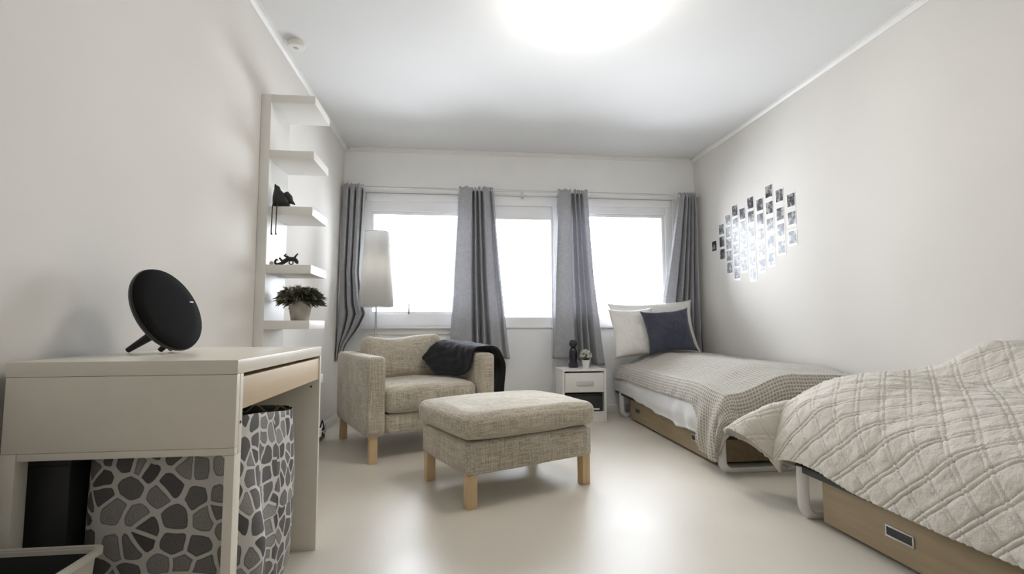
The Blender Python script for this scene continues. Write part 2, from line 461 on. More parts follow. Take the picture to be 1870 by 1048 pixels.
# ------------------------------------------------------------------ ceiling lamp and detector
def dome_lamp(x, y, label):
    t = thing('ceiling_lamp', label, 'ceiling lamp', (x, y, H))
    MB().lathe([(.245, -.001), (.25, -.018), (.245, -.025), (.225, -.025)], (x, y, H), 64).build('lamp_base', M['white'], t, smooth='auto')
    MB().lathe([(.242, -.024), (.240, -.06), (.232, -.095), (.212, -.125), (.175, -.147), (.11, -.161), (.03, -.166)], (x, y, H), 64).build('diffuser', M['lamp'], t, smooth=True)
dome_lamp(.645, 2.28, 'large round white dome lamp glowing on the ceiling')
t = thing('smoke_detector', 'small white detector fixed to the ceiling near the left wall', 'detector', (-.945, 2.885, H))
MB().lathe([(.05, 0), (.05, -.018), (.042, -.03), (.02, -.034)], (-.945, 2.885, H), 32).build('housing', M['white'], t, smooth='auto')
MB().lathe([(.014, -.033), (.012, -.037), (.004, -.038)], (-.945, 2.885, H), 20).build('sensor_cap', M['chrome'], t, smooth='auto')

# ------------------------------------------------------------------ curtain rod and curtains
YR, ZR = YB-.105, 2.085
t = thing('curtain_rod', 'long thin metal rod carrying grey curtains above the windows', 'curtain rod', (.65, YR, ZR))
MB().tube([(XL+.01, YR, ZR), (XR-.01, YR, ZR)], .010, 14).build('rod', M['rod'], t, smooth='auto')
for x in (-.93, .62, 2.30):
    MB().box(x-.012, x+.012, YR-.005, YB, ZR-.03, ZR-.012).box(x-.015, x+.015, YB-.006, YB-.0005, ZR-.05, ZR+.03).build('bracket', M['rod'], t, bevel=.002)

def curtain(label, left, right, hem, folds, ztop=2.105, nu=150, nv=50, amp=1.0, yoff=0.0):
    """left/right: tables z->x; hem(s)->z ; folds: [(s, x fraction, y offset)]"""
    fx = [(a, b) for a, b, c in folds]; fy = [(a, c) for a, b, c in folds]
    t = thing('curtain', label, 'curtain', ((left[-1][1]+right[-1][1])/2, YR, hem(.5)))
    def fn(i, j):
        zb = hem(i); zt = ztop + .008*math.sin(i*37)
        z = zt + (zb-zt)*j
        a, b = interl(left, z), interl(right, z)
        x = a+(b-a)*interl(fx, i)
        k = 1.05+.35*j
        y = YR+yoff*j + interp(fy, i)*k*amp + .006*nz(i*6, z*1.7, len(label)) 
        x += .006*nz(i*4, z*2, 3+len(label))*j
        return (max(x, XL+.006), min(y, YB-.018), z)
    MB().surf(fn, nu, nv).build('cloth', M['curtain'], t, smooth=True, solid=.003)
    # steel eyelets where the rod threads through the cloth
    for s0, s1 in zip(folds, folds[1:]):
        if s0[2]*s1[2] < 0:
            si = (s0[0]+s1[0])/2; x, y, z = fn(si, .02)
            m = MB(); ring = []
            for k in range(17):
                a = 2*PI*k/16; ring.append((x, YR+.024*math.cos(a), ZR+.024*math.sin(a)))
            m.tube(ring, .004, 6).build('eyelet', M['rod'], t, smooth=True)
    return t
rz = [(.4, 0), (2.1, 0)]
curtain('dark grey curtain in the left corner behind the lamp shade, swept to the wall',
        [(.5, -1.040), (2.1, -1.035)], [(.52, -1.0), (.66, -.965), (.80, -.865), (.93, -.80), (1.02, -.835), (1.3, -.868), (2.1, -.845)],
        lambda s: .52+.06*s,
        [(0, 0, .02), (.08, .10, -.03), (.22, .26, -.035), (.30, .33, .045), (.38, .42, -.03), (.50, .56, -.035), (.57, .62, .045), (.64, .70, -.03), (.78, .84, -.035), (.88, .92, .03), (1, 1, -.01)], yoff=-.07)
curtain('broad grey curtain between the left window and the balcony door',
        [(.6, -.065), (2.1, .012)], [(.52, .488), (1.3, .40), (2.1, .335)],
        lambda s: .565-.05*s,
        [(0, 0, .015), (.05, .03, -.025), (.18, .18, -.04), (.33, .36, -.03), (.40, .41, .05), (.46, .47, -.035), (.52, .52, .05), (.58, .59, -.035), (.63, .64, .05), (.70, .71, -.035), (.82, .84, -.045), (.88, .90, .01), (.94, .95, -.02), (1, 1, .02)])
curtain('grey curtain behind the nightstand, flat on its left side with one deep fold',
        [(.5, .885), (2.1, .948)], [(.44, 1.385), (1.3, 1.29), (2.1, 1.238)],
        lambda s: .515-.015*s-.05*ss(.45, .6, s),
        [(0, 0, .015), (.04, .02, -.025), (.2, .2, -.035), (.36, .40, -.035), (.42, .45, .055), (.48, .52, .05), (.54, .56, -.03), (.60, .64, .045), (.66, .70, -.03), (.72, .76, .045), (.80, .84, -.035), (.92, .95, -.03), (1, 1, .015)])
curtain('narrow grey curtain in the right corner above the pillows',
        [(.45, 1.90), (1.04, 1.965), (1.6, 2.07), (2.1, 2.15)], [(.45, 2.345), (2.1, 2.325)],
        lambda s: .48,
        [(0, 0, .01), (.06, .04, -.02), (.22, .28, -.025), (.30, .38, .04), (.38, .46, -.035), (.46, .54, .045), (.54, .60, -.035), (.62, .68, .045), (.70, .76, -.035), (.78, .83, .045), (.88, .92, -.03), (1, 1, .02)])

# ------------------------------------------------------------------ floor lamp
LX, LY = -.688, 4.30
t = thing('floor_lamp', 'slim floor lamp with tall white tapered shade behind the armchair', 'floor lamp', (LX, LY, 0))
MB().lathe([(.13, 0), (.13, .012), (.12, .02), (.02, .028), (.012, .04)], (LX, LY, 0)).build('base', M['chrome'], t, smooth='auto')
MB().tube([(LX, LY, .03), (LX, LY, 1.30)], .0085, 14).build('pole', M['chrome'], t, smooth='auto')
MB().lathe([(.148, .985), (.100, 1.635)], (LX, LY, 0), 64, caps=False).build('lamp_shade', M['shade'], t, smooth=True, solid=.002)
for zz, rr in ((.99, .147), (1.63, .101)):
    MB().tube([(LX+rr*math.cos(2*PI*k/40), LY+rr*math.sin(2*PI*k/40), zz) for k in range(41)], .002, 6).build('shade_ring', M['chrome'], t, smooth='auto')
m = MB()
for k in range(3):
    a = 2*PI*k/3+.4; m.tube([(LX, LY, 1.29), (LX+.1*math.cos(a), LY+.1*math.sin(a), 1.63)], .0015, 6)
m.build('shade_frame', M['chrome'], t, smooth='auto')
MB().sphere((LX, LY, 1.33), .03, seg=18).build('bulb', M['bulb'], t, smooth=True)

# ------------------------------------------------------------------ wall shelf
SX0, SX1, SY0, SY1 = XL+.001, -.768, 2.677, 2.975
t = thing('wall_shelf', 'tall white open shelf unit mounted on the left wall', 'shelf', (SX0, SY0, .17))
B(SX0, SX0+.05, SY0, SY1, .17, 2.072).build('back_panel', M['shelf'], t, bevel=.002)
for z in (2.072, 1.765, 1.461, 1.150, .857, .55, .245):
    B(SX0+.05, SX1, SY0, SY1, z-.046, z).build('shelf_board', M['shelf'], t, bevel=.002)
# bird with dangling legs
bx, by, bz = -.935, 2.70, 1.461
t = thing('bird_figurine', 'black bird figurine with long dangling legs on the third shelf', 'figurine', (bx, by, bz))
m = MB()
m.loft([[(bx+cx+rx*math.cos(2*PI*k/20), by+ry*math.sin(2*PI*k/20), bz+z) for k in range(20)] for z, cx, rx, ry in
        ((.002, -.002, .030, .022), (.008, 0, .043, .030), (.030, .001, .046, .034), (.052, -.005, .040, .032), (.072, -.013, .030, .026), (.088, -.020, .020, .02), (.10, -.026, .012, .013), (.112, -.032, .007, .008), (.122, -.034, .004, .005), (.127, -.035, .001, .001))])
m.build('body', M['iron'], t, smooth=True)
MB().tube([(bx+.02, by, bz+.075), (bx+.038, by-.002, bz+.05), (bx+.052, by-.004, bz+.028), (bx+.072, by-.006, bz+.014)], [.017, .02, .012, .003], 10).build('beak', M['iron'], t, smooth=True)
MB().tube([(bx-.012, by, bz+.09), (bx-.018, by, bz+.108), (bx-.034, by, bz+.118)], [.008, .006, .004], 8).build('crest', M['iron'], t, smooth=True)
for dx in (-.030, -.008):
    MB().tube([(bx+dx, by-.01, bz+.012), (bx+dx, by-.036, bz+.006), (bx+dx-.001, by-.040, bz-.01), (bx+dx-.003, by-.041, bz-.145), (bx+dx+.002, by-.047, bz-.155)], [.004, .004, .003, .003, .005], 8).build('leg', M['iron'], t, smooth=True)
tag(B(-.835, -.815, 2.80, 2.83, 1.461, 1.482).build('trinket_box', M['tan'], bevel=.003), 'tiny beige box beside the bird figurine on the third shelf', 'box')
# dark branching sculpture
t = thing('branch_sculpture', 'small black branching sculpture with one raised spike on the fourth shelf', 'sculpture', (-.88, 2.70, 1.150))
def P(px, pz): return (-.962+px*.00115*1.0, 2.70, 1.150+pz*.00115)
m = MB()
m.tube([P(5, 3), P(14, 4), P(30, 6), P(46, 18), P(60, 28), P(74, 30), P(90, 28), P(98, 18), P(104, 8)], [.005, .007, .010, .012, .012, .010, .011, .011, .006], 10)
m.build('stem', M['iron'], t, smooth=True)
for pts, rr in (([P(6, 4), P(4, 18), P(10, 26), P(18, 22)], [.006, .007, .006, .003]), ([P(40, 16), P(30, 24), P(22, 34)], [.008, .006, .005]), ([P(66, 30), P(54, 40), P(44, 44), P(52, 52)], [.009, .007, .006, .004]), ([P(86, 32), P(94, 42), P(103, 54)], [.006, .005, .004])):
    MB().tube(pts, rr, 8).build('branch', M['iron'], t, smooth=True)
MB().tube([(-.962+.00115*(78+9*math.cos(2*PI*k/16)), 2.688, 1.150+.00115*(11+9*math.sin(2*PI*k/16))) for k in range(17)], .0035, 8).build('ring', M['iron'], t, smooth=True)
tag(MB().lathe([(.010, 0), (.012, .012), (.006, .02), (.002, .022)], (-.975, 2.70, 1.150), 16).build('pebble_ornament', M['tan'], smooth=True), 'tiny beige ornament at the wall end of the fourth shelf', 'ornament')
# potted heather
px, py, pz = -.846, 2.775, .857
t = thing('potted_plant', 'spiky dark green plant in a weathered grey pot on the shelf', 'potted plant', (px, py, pz))
MB().lathe([(.044, 0), (.046, .003), (.064, .116), (.066, .118), (.066, .122), (.061, .122), (.058, .105), (.02, .10)], (px, py, pz), 40).build('pot', M['pot'], t, smooth='auto')
MB().lathe([(.059, .104), (.03, .110), (.005, .112)], (px, py, pz), 24).build('soil', M['soil'], t, smooth=True)
def blades(n, rmin, rmax, zc, seed, up_=.5, wd=.004, x0=None):
    random.seed(seed); m = MB()
    for i in range(n):
        a = random.uniform(0, 2*PI); el = random.uniform(-.45, 1.1) if random.random() < .8 else random.uniform(.9, 1.45)
        L = random.uniform(rmin, rmax)*(1-.25*max(0, el)); q0 = random.uniform(0, 1)**.7
        c0 = Vector((px+.062*q0*math.cos(a), py+.062*q0*math.sin(a), pz+zc+random.uniform(-.005, .04)*(1-q0*.5)))
        d = Vector((math.cos(a)*math.cos(el), math.sin(a)*math.cos(el), math.sin(el))); e = c0+d*L+Vector((0, 0, -.01))
        mid = c0+d*L*.55+Vector((0, 0, .012))
        def cl(q):
            q.x = max(q.x, XL+.06); q.z = min(q.z, 1.098); return q
        cl(mid); cl(e)
        sd = d.cross(Vector((0, 0, 1)));  sd = (sd if sd.length > .01 else Vector((1, 0, 0))).normalized()*wd
        v = [m.bm.verts.new(q) for q in (c0-sd*.6, c0+sd*.6, mid+sd, e, mid-sd)]
        m.bm.faces.new(v)
        for q in (.35, .6, .85):
            b0 = c0.lerp(e, q); 
            for sg in (-1, 1):
                tip = cl(b0+d*.014+sd.normalized()*sg*.014+Vector((0, 0, random.uniform(-.006, .008))))
                vv = [m.bm.verts.new(k) for k in (b0, b0+d*.005, tip)]
                m.bm.faces.new(vv)
    return m
blades(950, .04, .092, .108, 3, wd=.0018).build('foliage', M['leaf'], t)['kind'] = 'stuff'
blades(200, .05, .088, .118, 5, wd=.0016).build('pale_tips', M['leaftip'], t)['kind'] = 'stuff'

# ------------------------------------------------------------------ desk and what is on and under it
D0, D1, DY0, DY1 = -1.018, -.518, 1.244, 1.974
t = thing('desk', 'white desk with a birch drawer front against the left wall', 'desk', ((D0+D1)/2, (DY0+DY1)/2, 0))
B(D0, D1, DY0+.001, DY1, .716, .75).build('desk_top', M['desk'], t, bevel=.002)
B(D0+.003, D1-.0005, DY0, DY0+.018, .545, .7155).build('end_panel', M['desk'], t, bevel=.0015)
B(D0+.035, D1-.0005, DY0+.001, DY0+.017, .528, .5445).build('end_rail', M['desk'], t, bevel=.0015)
MB().box(D1-.022, D1, DY0, DY0+.036, 0, .5275).box(D1-.0195, D1, DY0+.0185, DY0+.036, .5275, .7155).build('leg', M['desk'], t, bevel=.0015)
B(D0, D0+.034, DY0, DY0+.036, 0, .5445).build('leg', M['desk'], t, bevel=.0015)
B(D0, D1, DY1-.018, DY1, 0, .7155).build('side_panel', M['desk'], t, bevel=.0015)
dr = MB().box(D1-.020, D1-.004, DY0+.038, DY1-.02, .628, .706).box(D0+.10, D1-.02, DY0+.045, DY1-.03, .64, .70).build('drawer', M['birch'], t, bevel=.0015)
for y in (DY0+.045, DY1-.012):
    MB().lathe([(.004, 0), (.003, .001)], (0, 0, 0), 10).xform(Matrix.Translation((D1-.0305 if y > 1.8 else D1+.0005, DY1-.0185 if y > 1.8 else y-.02, .60)) @ Matrix.Rotation(R(90), 4, 'X' if y > 1.8 else 'Y')).build('screw_cap', M['dark'], t)

# round speaker
sc0 = Vector((-.868, 1.586, .8795)); az, el = R(-8.2), R(22)
n = Vector((math.cos(el)*math.cos(az), math.cos(el)*math.sin(az), math.sin(el)))
a1 = n.cross(Vector((0, 0, 1))).normalized(); b1 = a1.cross(n).normalized() * -1
if b1.z < 0: b1 = -b1
Ms = Matrix((a1, b1, n)).transposed().to_4x4(); Ms.translation = sc0
t = thing('round_speaker', 'black round tilted disc speaker on legs on top of the desk', 'speaker', (-.868, 1.586, .75))
rs = .132
MB().lathe([(rs*.45, -.030), (rs*.80, -.022), (rs*.97, -.008), (rs, 0), (rs*.985, .006)], seg=72).xform(Ms).build('housing', M['plastic_black'], t, smooth='auto')
MB().lathe([(rs*.985, .0055), (rs*.965, .011), (rs*.7, .015), (rs*.3, .017), (.004, .0175)], seg=72).xform(Ms).build('front_cover', M['speaker'], t, smooth=True)
q = MB().box(-.0145, .0145, -.0022, .0022, .0, .0035)
cpos = Vector((.055, .052, .0145))
ld = q.xform(Ms @ Matrix.Translation((-.092, .0245, .0115)) @ Matrix.Rotation(R(5), 4, 'Y')).build('light_bar', M['led'], t, bevel=.0008);  # white bar set on the cover as its bright highlight
MB().tube([sc0-b1*.03-n*.03, (-.925, 1.60, .797), (-.985, 1.607, .7585)], [.018, .013, .008], 14).build('leg', M['plastic_black'], t, smooth='auto')
for xx, yy in ((-.886, 1.592), (-.905, 1.68)):
    MB().tube([sc0-b1*.092-n*.026+Vector((0, (yy-1.586)*.7, 0)), (xx, yy, .7585)], [.010, .0075], 14).build('leg', M['plastic_black'], t, smooth='auto')

# laundry bag printed with stones
t = thing('laundry_bag', 'large fabric laundry bag printed with grey stones under the desk', 'laundry bag', (-.69, 1.55, 0))
NB, HB = 96, 26
bx0, bx1, by0, by1, bh = -.895, -.535, 1.285, 1.80, .60
def bagpt(k, z, shrink=0):
    s = k/NB*4; q = (k % NB)/NB*4
    cxb, cyb = (bx0+bx1)/2, (by0+by1)/2; hx, hy = (bx1-bx0)/2, (by1-by0)/2
    th = 2*PI*k/NB; c, s_ = math.cos(th), math.sin(th)
    e = .42
    x = hx*math.copysign(abs(c)**e, c); y = hy*math.copysign(abs(s_)**e, s_)
    f = z/bh
    bot = .90+.10*ss(0, .18, f)
    x *= bot; y *= bot
    belly = math.sin(PI*min(1, f*1.05))*.012
    x += math.copysign(belly, x)*(abs(x) > hx*.6)
    yy = cyb+y; xx = cxb+x
    if x > hx*.5:
        xx += .045*math.exp(-((yy-1.335)/.085)**2)*ss(.95, .35, f) - .040*math.exp(-((yy-1.47)/.035)**2)*ss(1, .4, f)
    w_ = .006*nz(xx*9, yy*9, z*4)
    return Vector((xx+w_-(shrink if x > 0 else -shrink), yy+w_-(shrink if y > 0 else -shrink)*.5, z - (.045*ss(1.3, 1.75, yy) if z > .3 else 0)*f))
cum = [0.0]
for k in range(NB): cum.append(cum[-1]+(bagpt(k+1, .3)-bagpt(k, .3)).length)
MB().loft([[bagpt(k, .003+bh*j/HB) for k in range(NB)] for j in range(HB+1)], caps=False,
          uvf=lambda i, j: (cum[j], i/HB*bh)).build('bag_cloth', M['stone'], t, smooth=True, solid=.003)
MB().loft([[bagpt(k, .006) for k in range(NB)], [bagpt(k, .012) for k in range(NB)]]).build('bag_bottom', M['mattress'], t)
MB().loft([[bagpt(k, .02, .008) for k in range(NB)], [bagpt(k, bh-.02, .008) for k in range(NB)]], caps=True).build('black_lining', M['dark'], t, smooth='auto')

# bin in front of the desk
t = thing('storage_bin', 'open cream plastic bin with dark contents at the lower left corner', 'bin', (-.86, 1.02, 0))
zt = .378; X1, Y1 = -.722, 1.150; X0, Y0 = -1.03, .78
def rr(x0, x1, y0, y1, z, r=.02, n=6):
    out = []
    for cx, cy, a0 in ((x1-r, y1-r, 0), (x0+r, y1-r, 90), (x0+r, y0+r, 180), (x1-r, y0+r, 270)):
        for k in range(n+1):
            a = R(a0+90*k/n); out.append((cx+r*math.cos(a), cy+r*math.sin(a), z))
    return out
MB().loft([rr(X0+.03, X1-.03, Y0+.03, Y1-.03, .0), rr(X0+.03, X1-.03, Y0+.03, Y1-.03, .006), rr(X0+.008, X1-.008, Y0+.008, Y1-.008, zt-.004), rr(X0+.011, X1-.011, Y0+.011, Y1-.011, zt-.004), rr(X0+.034, X1-.034, Y0+.034, Y1-.034, .012)]).build('bin_body', M['binp'], t, smooth='auto')
MB().loft([rr(X0+.009, X1-.009, Y0+.009, Y1-.009, zt-.012), rr(X0, X1, Y0, Y1, zt-.012), rr(X0, X1, Y0, Y1, zt), rr(X0+.009, X1-.009, Y0+.009, Y1-.009, zt), rr(X0+.009, X1-.009, Y0+.009, Y1-.009, zt-.012)], caps=False).build('rim', M['binp'], t, smooth='auto')
MB().loft([rr(X0+.0125, X1-.0125, Y0+.0125, Y1-.0125, zt-.012), rr(X0+.033, X1-.033, Y0+.033, Y1-.033, .05)], caps=False).build('black_liner', M['dark'], t, smooth='auto')  # near-black inner wall, with a near-black block below
B(X0+.045, X1-.045, Y0+.045, Y1-.045, .03, .20).build('dark_contents', M['dark'], t, bevel=.02)
# black box added to stand in for the deep shade under the desk
t = thing('document_box', 'black box standing on the floor between desk leg and laundry bag', 'box', (-.96, 1.5, 0))
B(-1.012, -.915, 1.31, 1.78, .001, .50).build('box_body', M['dark'], t, bevel=.004)
B(-1.016, -.911, 1.306, 1.784, .5005, .52).build('lid', M['dark'], t, bevel=.003)
# cables by the wall behind the armchair
t = thing('power_strip', 'black power strip with tangled cables on the floor behind the armchair', 'power strip', (-.985, 3.72, 0))
B(-1.02, -.97, 3.55, 3.85, .001, .035).build('strip_body', M['cable'], t, bevel=.004)
random.seed(4)
for k in range(4):
    pts = [(-.985+random.uniform(-.012, .012), 3.6+.06*k, .033)]
    pts += [(-.985+random.uniform(-.03, .06), 3.58+.07*k+random.uniform(-.05, .05), .04+random.uniform(0, .10)) for _ in range(5)]
    cv = []
    for a, b in zip(pts, pts[1:]):
        for q in range(5): cv.append(tuple(lerp(a[i], b[i], q/5) for i in range(3)))
    MB().tube(cv, .005, 6).build('cable', M['cable'] if k != 2 else M['cablew'], t, smooth=True)
for k in range(2):
    B(-1.014, -.975, 3.60+.1*k, 3.65+.1*k, .0355, .085).build('plug', M['cable'], t, bevel=.005)

# ------------------------------------------------------------------ armchair
ANG = R(25)
u = Vector((math.cos(ANG), math.sin(ANG), 0)); v_ = Vector((-math.sin(ANG), math.cos(ANG), 0))
c0 = Vector((-.53, 3.04, 0)); CW, CD = .88, .86
cc = c0+u*CW/2+v_*CD/2
t = thing('armchair', 'beige linen armchair with wooden legs and square arms in the window corner', 'armchair', cc, ANG)
def L(mb, name, mt, par=t, **k): return mb.build(name, mt, par, local=True, **k)
hw, hd = CW/2, CD/2
for sx in (-1, 1):
    L(MB().soft(sx*(hw-.06), 0, .395, .118, CD, .485, .028, 16), 'arm', M['linen'], smooth=True)
L(MB().soft(0, .02, .22, CW-.242, CD-.07, .12, .015, 10), 'seat_frame', M['linen'], smooth=True)
L(MB().soft(0, -.055, .363, CW-.25, .70, .165, .045, 18, puff=.018, puffside=.012, wob=.006), 'seat_cushion', M['linen'], smooth=True)
L(MB().soft(0, hd-.06, .40, CW-.245, .11, .49, .03, 12), 'backrest', M['linen'], smooth=True)
bc = MB().soft(0, 0, 0, CW-.26, .17, .33, .07, 20, puff=.0, wob=.014, seed=2)
for vv in bc.bm.verts:
    f = vv.co.z/.165; g = vv.co.x/.31
    if f > 0: vv.co.z += (.022*abs(g)**3 - .012*(1-g*g))*f + .012*g*f
    vv.co.y *= 1+.25*(1-g*g)*(1-f*f)
bc.xform(Matrix.Translation((0, .215, .585)) @ Matrix.Rotation(R(-12), 4, 'X'))
L(bc, 'back_cushion', M['linen'], smooth=True)
for sx in (-1, 1):
    for sy in (-1, 1):
        L(MB().box(sx*(hw-.05)-.024, sx*(hw-.05)+.024, sy*(hd-.045)-.024, sy*(hd-.045)+.024, 0, .158), 'leg', M['legwood'], bevel=.003)
# throw over the right arm
F = [(.545, -.36, .33), (.555, -.36, .48), (.545, -.36, .58), (.50, -.36, .655), (.44, -.36, .675), (.38, -.36, .672), (.318, -.355, .655), (.300, -.34, .58), (.290, -.32, .51), (.25, -.26, .478), (.19, -.18, .476), (.13, -.10, .478)]
K = [(.52, .10, .36), (.54, .10, .52), (.52, .10, .63), (.48, .10, .69), (.42, .10, .705), (.36, .10, .71), (.30, .10, .71), (.25, .10, .705), (.21, .09, .69), (.17, .085, .66), (.13, .08, .62), (.095, .075, .585)]
def path(tab, s):
    s *= len(tab)-1; i = min(int(s), len(tab)-2); f = s-i
    g = lambda k: Vector(tab[max(0, min(len(tab)-1, k))])
    p0, p1, p2, p3 = g(i-1), g(i), g(i+1), g(i+2)
    return .5*((2*p1)+(p2-p0)*f+(2*p0-5*p1+4*p2-p3)*f*f+(3*p1-p0-3*p2+p3)*f**3)
def thr(i, j):
    a, b = path(F, i), path(K, i); p = a.lerp(b, j)
    p += Vector((0, 0, 1))*(.008*nz(i*9, j*6, 4)+.004) + Vector((.006, 0, 0))*nz(i*12, j*9, 9)
    return Matrix.Translation(cc) @ Matrix.Rotation(ANG, 4, 'Z') @ p
tag(MB().surf(thr, 80, 40).build('throw_blanket', M['black'], smooth=True, solid=.010), 'black throw blanket draped over the right arm of the armchair', 'blanket')

# ------------------------------------------------------------------ footstool
scn = Vector((.262, 2.668, 0))
t = thing('footstool', 'beige linen footstool with thick cushion and four wooden legs', 'footstool', scn, ANG)
fr = MB().soft(0, 0, .222, .735, .555, .155, .022, 16, puffside=.004, wob=.003)
L(fr, 'base', M['linen'], t, smooth=True)
cu = MB().soft(0, 0, .365, .775, .595, .125, .045, 24, puff=.022, puffside=.010, wob=.006, seed=5)
L(cu, 'cushion', M['linen'], t, smooth=True)
for sx in (-1, 1):
    for sy in (-1, 1):
        L(MB().box(sx*.332-.024, sx*.332+.024, sy*.245-.024, sy*.245+.024, 0, .15), 'leg', M['legwood'], t, bevel=.003)

# ------------------------------------------------------------------ nightstand
N0, N1, NY0, NY1, NH = .896, 1.278, 4.15, 4.44, .447
t = thing('nightstand', 'small white nightstand with one drawer beside the far bed', 'nightstand', ((N0+N1)/2, (NY0+NY1)/2, 0))
B(N0-.003, N1+.003, NY0-.004, NY1, NH-.018, NH).build('top', M['white'], t, bevel=.002)
for x in (N0, N1-.018): B(x, x+.018, NY0, NY1, 0, NH-.0185).build('side_panel', M['white'], t, bevel=.0015)
B(N0+.0185, N1-.0185, NY0+.004, NY1-.01, .072, .086).build('bottom_shelf', M['white'], t, bevel=.001)
B(N0+.0185, N1-.0185, NY0+.008, NY0+.022, .0, .0715).build('plinth', M['white'], t, bevel=.001)
B(N0+.0185, N1-.0185, NY1-.008, NY1-.002, .0, NH-.019).build('back_panel', M['white'], t)
dr = MB().box(N0+.021, N1-.021, NY0-.001, NY0+.016, .252, .416).box(N0+.03, N1-.03, NY0+.016, NY1-.03, .262, .40).build('drawer', M['white'], t, bevel=.0015)
MB().box(1.02, 1.165, NY0-.014, NY0-.0015, .312, .345).build('handle', M['rod'], dr, bevel=.004)
t = thing('storage_box', 'black box with pale papers inside the open nightstand shelf', 'box', (1.09, 4.28, .087))
B(.925, 1.25, 4.172, 4.41, .087, .215).build('box_body', M['dark'], t, bevel=.006)
B(.93, 1.245, 4.18, 4.40, .2155, .235).build('lid', M['dark'], t, bevel=.004)
B(1.17, 1.22, 4.165, 4.1715, .10, .112).build('pale_label', M['paper'], t)
# things on the nightstand
t = thing('ornament', 'dark glossy statuette standing on the left of the nightstand', 'statuette', (1.035, 4.33, NH))
gl = plain('black_glaze', (.018, .018, .028), .15)
ox, oy = 1.035, 4.33
MB().lathe([(.040, 0), (.046, .012), (.044, .03), (.034, .05), (.034, .07), (.038, .10), (.037, .135), (.028, .165), (.018, .18)], (ox, oy, NH), 28).build('body', gl, t, smooth=True)
MB().sphere((ox, oy, NH+.212), .036, seg=18).build('head', gl, t, smooth=True)
for dx in (-.03, .022): MB().sphere((ox+dx, oy-.028, NH+.018), .018, seg=12).build('foot', gl, t, smooth=True)
t = thing('flower_pot', 'small white pot with a pale rounded plant on the nightstand', 'potted plant', (1.128, 4.25, NH))
ox, oy = 1.128, 4.25
MB().lathe([(.024, 0), (.026, .004), (.036, .068), (.037, .072), (.033, .072), (.03, .06), (.01, .058)], (ox, oy, NH), 32).build('pot', M['whitepot'], t, smooth='auto')
random.seed(9); m = MB()
for k in range(70):
    a = random.uniform(0, 2*PI); e = random.uniform(-.3, PI/2)
    m.sphere((ox+.046*math.cos(a)*math.cos(e), oy+.046*math.sin(a)*math.cos(e), NH+.112+.044*math.sin(e)), random.uniform(.008, .013), seg=8)
m.build('blooms', M['bloom'], t, smooth=True)['kind'] = 'stuff'
MB().sphere((ox, oy, NH+.112), .044, seg=14).build('foliage_core', M['leaf'], t, smooth=True)
cb = MB().tube([(N1+.020+.035*math.sin(PI*k/12), 4.30, .37-.014*k) for k in range(13)] + [(N1+.018, 4.31, .15), (N1+.02, 4.33, .004)], .003, 6).build('charging_cable', M['cablew'], smooth=True)
tag(cb, 'thin white cable looping down between the nightstand and the far bed', 'cable')

# ------------------------------------------------------------------ beds
def bed(label, y0, y1, lf, lh, mtop, tex):
    """x 1.47..2.34; foot leg frame at y=lf, head leg frame at y=lh"""
    t = thing('bed', label, 'bed', (1.9, (y0+y1)/2, 0))
    xa, xb = 1.475, 2.335
    for yy in (lf, lh):
        pts = [(xa, yy, .22)]
        r = .055
        pts += [(xa, yy, .10)] + [(xa+r-r*math.cos(PI/2*k/6), yy, r+.013-r*math.sin(PI/2*k/6)) for k in range(7)]
        pts += [(xb-r+r*math.sin(PI/2*k/6), yy, r+.013-r*math.cos(PI/2*k/6)) for k in range(7)] + [(xb, yy, .22)]
        MB().tube(pts, .0125, 10, flat=1.9).build('leg_frame', M['bedwhite'], t, smooth='auto')
    MB().box(xa-.008, xa+.02, y0+.02, y1-.02, .195, .225).box(xb-.02, xb+.008, y0+.02, y1-.02, .195, .225).box(xa+.02, xb-.02, y0+.02, y0+.05, .195, .225).box(xa+.02, xb-.02, y1-.05, y1-.02, .195, .225).build('side_rails', M['rail'], t, bevel=.003)
    MB().soft((xa+xb)/2, (y0+y1)/2, (.226+mtop)/2, xb-xa+.0, y1-y0, mtop-.226, .04, 16).build('mattress', M['mattress'], t, smooth=True)
    return t
bed('far single bed by the window with white tube legs and waffle blanket', 2.58, 4.50, 2.655, 4.33, .40, 0)
bed('near single bed in the right foreground under a quilt', .02, 2.06, 2.005, .12, .40, 0)
def under_drawer(label, y0, y1, hy, x0=1.505, hand=True):
    t = thing('underbed_drawer', label, 'drawer', (x0+.4, (y0+y1)/2, 0), group=None)
    m = MB(); m.box(x0, x0+.016, y0, y1, .018, .19); m.box(2.26, 2.276, y0, y1, .018, .19)
    m.box(x0+.016, 2.26, y0, y0+.016, .018, .185); m.box(x0+.016, 2.26, y1-.016, y1, .018, .185)
    m.box(x0+.016, 2.26, y0+.016, y1-.016, .018, .026)
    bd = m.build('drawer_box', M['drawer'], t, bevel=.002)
    for (xx, yy) in ((x0+.05, y0+.06), (x0+.05, y1-.06), (2.2, y0+.06), (2.2, y1-.06)):
        MB().tube([(xx-.012, yy, .0095), (xx+.012, yy, .0095)], .0093, 14).build('caster', M['dark'], t, smooth='auto')
    for h in hy:
        f = MB(); a, b, c, d = h-.055, h+.055, .088, .128
        f.box(x0-.003, x0-.0002, a, b, d-.006, d).box(x0-.003, x0-.0002, a, b, c, c+.006).box(x0-.003, x0-.0002, a, a+.006, c+.006, d-.006).box(x0-.003, x0-.0002, b-.006, b, c+.006, d-.006)
        hf = f.build('handle_frame', M['chrome'], t, bevel=.0008)
        B(x0-.0012, x0-.0001, a+.006, b-.006, c+.006, d-.006).build('handle_recess', M['dark'], hf)
    return t
under_drawer('wooden storage drawer on casters beneath the far bed', 2.80, 4.20, (3.02, 4.02))
